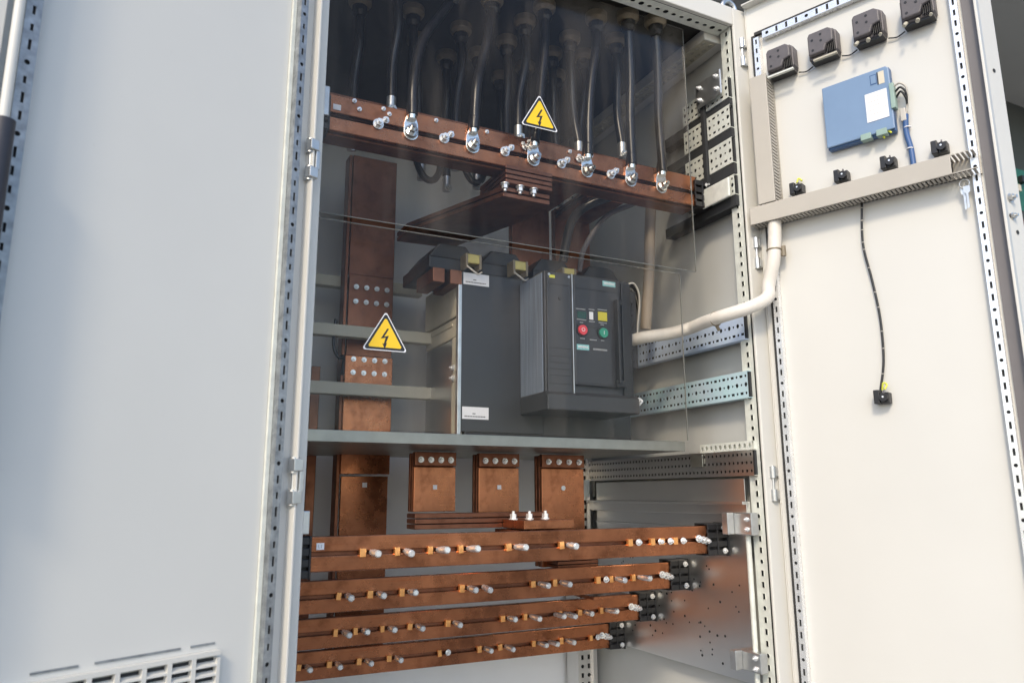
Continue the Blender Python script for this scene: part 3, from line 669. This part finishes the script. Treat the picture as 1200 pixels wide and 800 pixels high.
# ------------------------------------------------------------------ supply cables, lugs and glands
cab_lab = ['black cable with the lug nearest the tagged end of the upper busbar', 'black cable on the second lug from the tagged end of the upper busbar',
           'black cable on the third lug, directly under the upper warning triangle', 'black cable on the fourth lug, past the upper warning triangle',
           'black cable on the fifth lug, next to the last one', 'black cable on the last lug by the perforated side rails']
paths = [[(.206, .108, 1.755), (.207, .112, 1.82), (.220, .13, 1.90), (.245, .15, 1.98), (.290, .18, 2.06), (.330, .20, 2.135)],
         [(.349, .108, 1.755), (.356, .112, 1.86), (.375, .13, 1.93), (.400, .15, 2.02), (.430, .19, 2.135)],
         [(.501, .108, 1.755), (.515, .112, 1.84), (.530, .125, 1.93), (.548, .14, 2.03), (.560, .16, 2.135)],
         [(.646, .108, 1.755), (.652, .112, 1.86), (.668, .12, 1.97), (.690, .13, 2.06), (.700, .14, 2.135)],
         [(.772, .108, 1.755), (.774, .112, 1.88), (.778, .11, 2.0), (.770, .10, 2.135)],
         [(.865, .108, 1.755), (.863, .112, 1.90), (.858, .10, 2.02), (.845, .085, 2.135)]]
glands = []
for i, (lb, pt) in enumerate(zip(cab_lab, paths)):
    x = pt[0][0]
    t = thing('supply_cable', lb, 'cable', (x, .108, 1.727), 0, 'supply cables bolted to the upper busbar')
    loc = lambda p: (p[0] - x, p[1] - .108, p[2] - 1.727)
    MB().tube([loc(p) for p in pt], .0112, 14, 8).build('sheath', 'rubber', t)
    lug = MB(); P = [(.0165 * math.cos(R(a)), .0165 * math.sin(R(a)) - .010) for a in range(180, 361, 18)] + [(.0155, .012), (.011, .026), (.007, .030), (-.007, .030), (-.011, .026), (-.0155, .012)]
    lug.prism(P, (0, .007, 0), (1, 0, 0), (0, 0, 1), (0, .005, 0)); lug.cyl((0, .004, .020), (0, .002, .040), .0100, .0105, n=18)
    lug.build('lug', 'lug', t, .0008)
    MB().cyl((0, .0125, .030), (0, .0, .060), .0118, .0112, n=18).build('heat_shrink', 'rubber', t)
    tw = (i * 37 % 7 - 3) * .05
    MB().cyl((0, .0068, -.008), (0, .0045, -.008), .0150, n=24).build('washer', 'lug_dark', t, .0005)
    MB().hexbolt((0, .0045, -.008), (.10 + tw, -1, .12 - tw), .0105, .011).build('lug_bolt', 'lug', t, .0006)
    glands.append((pt[-1][0], pt[-1][1]))
gpos = [(.543, .235), (.684, .245), (.407, .335), (.540, .334), (.677, .330), (.271, .321), (.495, .420), (.419, .470), (.640, .42), (.32, .43), (.76, .30), (.80, .20), (.205, .24), (.14, .34), (.60, .50), (.74, .42)]
rc = ['behind the front row, beneath the roof', ]
for i, (x, y) in enumerate(gpos):
    t = thing('supply_cable', 'dark cable hanging in the shadow behind the front row of lugged cables', 'cable', (x, y, 2.13), 0, 'shaded rear cables under the roof')
    zb = 1.86 if y < .3 else 1.80
    w_ = random.uniform(-.02, .03)
    MB().tube([(0, 0, .01), (.004, .002, -.08), (w_ * .6, .01, -.18), (w_, 0, zb - 2.13)], .0112, 12, 6).build('sheath', 'rubber', t)
    MB().cyl((w_, 0, zb - 2.13), (w_, 0, zb - 2.17), .011, n=14).hexbolt((w_, -.012, zb - 2.165), (0, -1, 0), .008, .006).build('lug', 'zinc', t)
allg = glands + gpos
gm = MB().cyl((0, 0, .028), (0, 0, .012), .0285, n=28); gm.cyl((0, 0, .012), (0, 0, .002), .0285, .022, n=28)
gb = MB().cyl((0, 0, .002), (0, 0, -.012), .0195, n=8, smooth=False); gb.cyl((0, 0, -.012), (0, 0, -.024), .0185, .0135, n=20)
gp = None
for x, y in allg:
    if gp is None:
        gp = thing('cable_gland', 'cable gland with a beige collar in the cabinet roof, a black cable through it', 'cable gland', (0, 0, 0), 0, 'cable glands in the roof plate')
        gm.build('collar', 'gland', gp, .0015); gb.build('dome_nut', 'rubber', gp, .001); o = gp
    else: o = copy_tree(gp)
    o.location = (x, y, 2.137); o.rotation_euler = (0, 0, random.uniform(0, 1))
# rear cable loops below the upper busbar
for x, z, r0, lb in ((.352, 1.782, .034, 'black cable loop drooping below the upper busbar, above the cream cross rail'), (.480, 1.800, .032, 'black cable loop drooping behind the flat copper strap')):
    o = MB().tube([(x - r0, .42, z + .06), (x - r0 * .9, .41, z + .01), (x - r0 * .4, .40, z - .028), (x + r0 * .3, .40, z - .030), (x + r0 * .9, .41, z + .005), (x + r0, .42, z + .06)], .009, 12).build('cable_loop', 'rubber')
    tag(o, lb, 'cable')
o = MB().tube([(.165, .56, 1.40), (.160, .55, 1.33), (.175, .55, 1.30), (.188, .56, 1.305), (.190, .57, 1.26)], .0045, 8).build('cable_loop', 'rubber'); tag(o, 'thin black wire hook before the rear panel, left of the riser splice', 'wire')

# ------------------------------------------------------------------ conduit from the door into the cabinet
o = thing('flexible_conduit', 'ivory flexible sleeve bending from the door duct into the cabinet', 'conduit', (0, 0, 0))
MB().tube([on_door(.020, .028, 1.60), on_door(.018, .030, 1.56), on_door(.012, .034, 1.50), on_door(-.004, .034, 1.445), (1.035, -.040, 1.412), (.985, -.030, 1.385), (.950, .02, 1.372), (.955, .09, 1.372), (.965, .15, 1.372), (.93, .19, 1.362), (.87, .22, 1.352), (.84, .28, 1.345)], .0155, 18, 8).build('sleeve', 'conduit', o)
c = on_door(.015, .031, 1.527); tt = MB().torus(c, (0.05, 0, 1), .0165, .0022); cx, cy, cz = on_door(.034, .025, 1.522); tt.cyl((cx, cy, cz - .012), (cx, cy, cz + .012), .006); tt.build('cable_tie', 'gland', o)
tt = MB().torus((.952, .045, 1.371), (0, 1, .05), .0165, .002); tt.cyl((.955, .05, 1.36), (.965, .05, 1.345), .004); tt.build('cable_tie', 'gland', o)

# ------------------------------------------------------------------ wiring duct on the door
def duct(name_lab, s0, s1, z0, z1, vert, d=.046):
    x, y, z = on_door(s0, .0, z0)
    t = thing('wiring_duct', name_lab, 'wiring duct', (x, y, z), AR, 'grey wiring ducts on the door')
    Ls, Lz = s1 - s0, z1 - z0
    cover_end = Ls - (.045 if not vert else 0)
    MB().box(0, cover_end, -d - .003, -d, 0, Lz).build('cover', 'duct', t, .0015)
    MB().box(0, Ls, -.0035, -.001, .002, Lz - .002).build('base', 'duct', t)
    s_ = MB()
    if not vert:
        n = int(Ls / .0085)
        for k in range(n):
            s_.box(k * .0085, k * .0085 + .0052, -d, -.0035, .001, .003); s_.box(k * .0085, k * .0085 + .0052, -d, -.0035, Lz - .003, Lz - .001)
        s_.box(0, Ls, -d - .0005, -d + .004, .001, .003); s_.box(0, Ls, -.010, -.0035, .001, .003); s_.box(0, cover_end, -d, -d + .004, Lz - .003, Lz - .001)
        s_.box(-.0015, 0.001, -d, -.001, 0, Lz)
        MB().box(.006, Ls - .05, -d + .008, -.006, .008, Lz - .008).build('wiring', 'dark', t)
    else:
        n = int(Lz / .0085)
        for k in range(n):
            s_.box(Ls - .003, Ls - .001, -d, -.0035, k * .0085, k * .0085 + .0052); s_.box(.001, .003, -d, -.0035, k * .0085, k * .0085 + .0052)
        s_.box(Ls - .003, Ls - .001, -d, -d + .004, 0, Lz); s_.box(Ls - .003, Ls - .001, -.010, -.0035, 0, Lz)
        MB().box(.006, Ls - .008, -d + .008, -.006, .008, Lz - .008).build('wiring', 'dark', t)
    s_.build('slotted_wall', 'duct', t)
    return t
duct('horizontal grey slotted wiring duct crossing the door below the contact blocks', -.031, .446, 1.596, 1.640, False)
duct('short vertical grey slotted wiring duct on the hinge side of the door', -.008, .034, 1.642, 1.975, True)

# ------------------------------------------------------------------ meters on the door
mt = thing('panel_meter', '', 'panel meter', (0, 0, 0), AR, 'black meter housings in a row on the door')
P = [(0, 0), (.056, 0), (.066, .012), (.066, .056), (.052, .068), (.006, .068), (0, .060)]
MB().prism([(0, .004), (.060, .004), (.066, .012), (.066, .060), (.058, .068), (.006, .068), (0, .060)], (-.033, -.0015, -.036), (1, 0, 0), (0, 0, 1), (0, -.030, 0)).build('housing', 'meter', mt, .003)
MB().prism([(.004, .010), (.040, .010), (.046, .026), (.062, .030), (.062, .058), (.052, .066), (.008, .066), (.004, .058)], (-.033, -.0315, -.036), (1, 0, 0), (0, 0, 1), (0, -.014, 0)).build('rear_cover', 'meter', mt, .003)
hm = MB()
for x, z in ((-.018, .010), (.002, .018), (.002, .002), (-.018, -.016)): hm.cyl((x, -.0455, z), (x, -.0462, z), .0030, n=12)
hm.build('screw_hole', 'black', mt)
rb = MB()
for k in range(5): rb.box(.012 + k * .004, .0135 + k * .004, -.040, -.030, -.030, -.006)
rb.box(-.030, .030, -.028, -.004, -.037, -.032); rb.build('terminal_comb', 'black', mt, .0005)
mtl = [('charcoal meter housing nearest the hinge, above the vertical duct', 'zinc'), ('charcoal meter housing second from the hinge, with a cream strip under it', 'cream'),
       ('charcoal meter housing third from the hinge, with two pale terminals under it', 'cream'), ('charcoal meter housing farthest from the hinge, cut by the top edge', 'cream')]
for i, (s0, z) in enumerate(((.066, 2.003), (.168, 2.001), (.270, 2.001), (.372, 2.002))):
    m_ = mt if i == 0 else copy_tree(mt)
    m_['label'] = mtl[i][0]; m_.location = on_door(s0, 0, z)
for i, m_ in enumerate([o for o in bpy.data.objects if o.name.startswith('panel_meter')]):
    if i < 2: MB().box(-.020 if i else -.03, .034, -.044, -.036, -.0425, -.0375).build('terminal_strip', 'cream' if i else 'zinc_white', m_, .001)
    else:
        q = MB().cyl((-.022, -.040, -.036), (-.026, -.046, -.044), .004); q.cyl((.0, -.036, -.036), (0, -.040, -.041), .0045); q.cyl((.026, -.036, -.034), (.026, -.040, -.038), .0035); q.build('terminal', 'cream', m_)
for i, (a, b_) in enumerate(((.100, .135), (.202, .237), (.304, .339))):
    o = MB().tube([on_door(a, .008, 1.966), on_door((a + b_) / 2, .006, 1.962), on_door(b_, .008, 1.967)], .0016, 8).build('jumper_wire', 'black')
    tag(o, ['thin black wire between the first and second meter housings', 'thin black wire between the second and third meter housings', 'thin black wire between the third and last meter housings'][i], 'wire', 'jumper wires between the meters')

# ------------------------------------------------------------------ blue module
bm = thing('control_module', 'flat blue control module with a white label, mounted on the door above the duct', 'control module', on_door(.155, 0, 1.742), AR)
MB().box(0, .146, -.020, -.0015, -.004, .150).build('housing', 'blue_dark', bm, .003)
MB().prism([(0, 0), (.146, 0), (.146, .144), (.140, .151), (0, .151)], (0, -.020, 0), (1, 0, 0), (0, 0, 1), (0, -.006, 0)).build('cover', 'blue', bm, .002)
lb = MB().box(.092, .138, -.0272, -.0262, .030, .098).build('label', 'white', bm)
q = MB()
for k, ww in enumerate((.03, .036, .026, .034, .03)):
    x = .097
    while x < .097 + ww: q.box(x, x + .0020, -.0276, -.0272, .086 - k * .010, .0872 - k * .010); x += .0034
q.build('label_print', 'wire_grey', lb)
MB().box(.106, .120, -.0266, -.0262, .116, .140).build('switch_recess', 'blue_dark', bm); MB().box(.108, .1185, -.0270, -.0266, .1185, .1375).build('switch_cover', 'blue', bm)
MB().box(.124, .136, -.0266, -.0262, .112, .142).build('socket', 'side', bm)
MB().box(.121, .1235, -.0266, -.0262, .112, .142).build('socket_edge', 'black', bm)
for x in (.075, .108): MB().box(x, x + .022, -.030, -.012, -.0085, .006).build('connector', 'mint', bm, .001)
MB().box(.144, .153, -.030, -.010, .045, .105).build('connector', 'mint', bm, .001)
MB().torus((.128, -.020, -.008), (0, 1, 0), .008, .0022, arc=math.pi * 1.2, start=math.pi).build('looped_wire', 'yg', bm)
for k in range(3):
    MB().tube([(.152, -.022 + k * .004, .098 - k * .012), (.165, -.024, .100 - k * .010), (.176 - k * .002, -.020, .085 - k * .010), (.172, -.014, .050), (.166, -.010, .020)], .0024, 8).build('module_wire', 'wire_grey' if k == 0 else 'rubber', bm)
MB().tube([(.166, -.010, .030), (.163, -.009, -.01), (.168, -.008, -.05), (.170, -.010, -.098)], .0058, 10).build('blue_lead', 'wire_blue', bm)
for z in (.0, -.05): MB().torus((.166, -.009, z), (0, 0, 1), .0062, .0014).build('lead_tie', 'white', bm)
MB().box(.156, .168, -.016, -.006, .015, .045).build('lead_clip', 'wire_grey', bm, .002)

# ------------------------------------------------------------------ contact blocks
def contact(lab, s0, z, lead=False, grp='black contact blocks on the door'):
    t = thing('contact_block', lab, 'contact block', on_door(s0, 0, z), AR, grp)
    MB().box(-.014, -.002, -.026, -.0015, -.013, .016).build('body', 'black', t, .0015)
    MB().box(-.002, .016, -.022, -.0015, -.013, .010).build('housing', 'black', t, .0015)
    MB().cyl((.006, -.022, -.001), (.006, -.030, -.001), .0085, n=18).build('collar', 'black', t)
    MB().cyl((.006, -.030, 0), (.006, -.0315, 0), .0020, n=12).build('terminal_screw', 'zinc_bright', t)
    MB().torus((.006, -.020, .008), (1, .2, 0), .006, .0014, arc=3.4, start=0).build('wire_stub', 'meter', t)
    return t
contact('black contact block nearest the hinge, beside a yellow green wire', .074, 1.668)
contact('black contact block second from the hinge, below the corner of the blue module', .177, 1.669)
contact('black contact block third from the hinge, beside the blue lead', .277, 1.670)
contact('black contact block farthest from the hinge, by the open end of the duct', .378, 1.672)
o = MB().tube([on_door(.074, .012, 1.685), on_door(.078, .010, 1.696), on_door(.086, .010, 1.688)], .0022, 8).build('earth_wire', 'yg'); tag(o, 'short yellow green wire at the contact block nearest the hinge', 'wire')
hb = contact('black contact block hanging alone on a long black wire under the duct', .215, 1.160, grp=None)
MB().tube([(-.002, -.010, .437), (-.007, -.010, .38), (-.008, -.008, .33), (.002, -.006, .255), (.010, -.006, .17), (.008, -.006, .08), (-.004, -.010, .012)], .0026, 8, 10).build('lead', 'rubber', hb)
hp = spline([V(p) for p in [(-.002, -.010, .437), (-.007, -.010, .38), (-.008, -.008, .33), (.002, -.006, .255), (.010, -.006, .17), (.008, -.006, .08), (-.004, -.010, .012)]], 10)
for k in (2, 7, 11, 17, 20, 26, 33, 37, 43, 47, 54): MB().cyl(hp[k] - V((0, 0, .0009)), hp[k] + V((0, 0, .0009)), .0029, n=12).build('wire_mark', 'wire_grey', hb)
MB().tube([(.002, -.015, .016), (.006, -.018, .030), (.012, -.015, .026), (.008, -.020, .016)], .0020, 8).build('earth_lead', 'yg', hb)
ky = thing('key_pair', 'small steel keys hanging below the open end of the duct', 'keys', on_door(.415, .020, 1.590), AR)
MB().torus((0, 0, -.010), (0, 1, 0), .009, .0012).build('ring', 'zinc', ky)
for dx, rr0 in ((-.003, .012), (.003, -.006)):
    MB().prism([(-.006, 0), (.006, 0), (.006, -.012), (.002, -.016), (.002, -.046), (-.002, -.048), (-.002, -.016), (-.006, -.012)], (dx, rr0 * .3, -.016), (1, 0, rr0 * 6), (0, 0, 1), (0, .0015, 0)).build('key', 'zinc', ky)

# ------------------------------------------------------------------ neighbouring cabinet beyond the door
nb = thing('neighbouring_cabinet', 'light grey neighbouring cabinet with a dark open bay, beyond the door with the meters', 'cabinet', (2.05, 0, 0))
MB().box(0, .115, -.02, .04, .1, 2.9).build('post', 'paint', nb, .004)
st = MB()
for k, z in enumerate((.95, 1.05, 1.12, 1.18, 1.42, 1.75, 1.80, 1.86, 2.30)): st.cyl((.06 + .012 * ((k * 7) % 3 - 1), -.0205, z), (.06 + .012 * ((k * 7) % 3 - 1), -.0215, z), .007)
st.build('post_hole', 'dark', nb)
MB().hexbolt((.058, -.0205, 1.86), (0, -1, 0), .011, .010).hexbolt((.058, -.0205, 1.80), (0, -1, 0), .009, .008).build('post_bolt', 'zinc', nb)
MB().box(-.92, -.002, .004, .03, .1, 2.2).build('blank_panel', 'paint', nb)
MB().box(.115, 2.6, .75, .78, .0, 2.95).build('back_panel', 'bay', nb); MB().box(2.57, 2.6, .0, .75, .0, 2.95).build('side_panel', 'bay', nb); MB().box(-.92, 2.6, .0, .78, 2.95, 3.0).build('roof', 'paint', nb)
cbp = thing('circuit_board', 'green circuit board inside the neighbouring open bay', 'circuit board', (2.95, .50, 2.18))
MB().box(-.08, .30, 0, .004, 0, .20).build('board', 'pcb', cbp)
for k in range(6): MB().box(-.05 + k * .05, -.02 + k * .05, -.02, 0, .03 + .05 * (k % 3), .06 + .05 * (k % 3)).build('component', 'black' if k % 2 else 'side', cbp)
MB().box(-.04, .30, .0, .05, -.22, -.04).build('relay_block', 'copper_dull', cbp)

# ------------------------------------------------------------------ light
world = bpy.data.worlds.new('World'); sc.world = world; world.use_nodes = True
N = world.node_tree.nodes; L = world.node_tree.links
sky = N.new('ShaderNodeTexSky'); sky.sky_type = 'NISHITA'; sky.sun_disc = False
EL, AZ = 38, 222      # sun elevation; direction to the sun measured clockwise from +Y
sky.sun_elevation = R(EL); sky.sun_rotation = R(AZ); sky.air_density = 1.0; sky.dust_density = 1.3; sky.ozone_density = 1.0
bg = N['Background']; bg.inputs['Strength'].default_value = .15; L.new(sky.outputs[0], bg.inputs['Color'])
sd = bpy.data.lights.new('sun', 'SUN'); sd.energy = 1.2; sd.angle = R(9); sd.color = (1, .85, .63)
so = bpy.data.objects.new('sun', sd); COL.objects.link(so)
to = V((math.sin(R(AZ)) * math.cos(R(EL)), math.cos(R(AZ)) * math.cos(R(EL)), math.sin(R(EL))))
so.rotation_euler = (-to).to_track_quat('-Z', 'Y').to_euler()

# ------------------------------------------------------------------ camera
cd = bpy.data.cameras.new('camera'); cam = bpy.data.objects.new('camera', cd); COL.objects.link(cam); sc.camera = cam
cd.sensor_width = 36; cd.lens = 26.35; cd.clip_start = .02; cd.clip_end = 300
yaw, pit, rol = R(26.365), R(11.545), R(-.219)
fw = V((math.sin(yaw) * math.cos(pit), math.cos(yaw) * math.cos(pit), math.sin(pit)))
r0 = V((math.cos(yaw), -math.sin(yaw), 0)); u0 = r0.cross(fw)
rv = r0 * math.cos(rol) + u0 * math.sin(rol); uv = -r0 * math.sin(rol) + u0 * math.cos(rol)
from mathutils import Matrix
m4 = Matrix((rv, uv, -fw)).transposed().to_4x4(); m4.translation = V((-.2577, -1.30, .9622)); cam.matrix_world = m4
cd.dof.use_dof = True; cd.dof.focus_distance = 1.75; cd.dof.aperture_fstop = 5.0

sc.view_settings.view_transform = 'Standard'; sc.view_settings.look = 'None'; sc.view_settings.gamma = 1; sc.view_settings.exposure = 0.84
sc.cycles.max_bounces = 12; sc.cycles.transparent_max_bounces = 16; sc.cycles.diffuse_bounces = 5; sc.cycles.glossy_bounces = 5
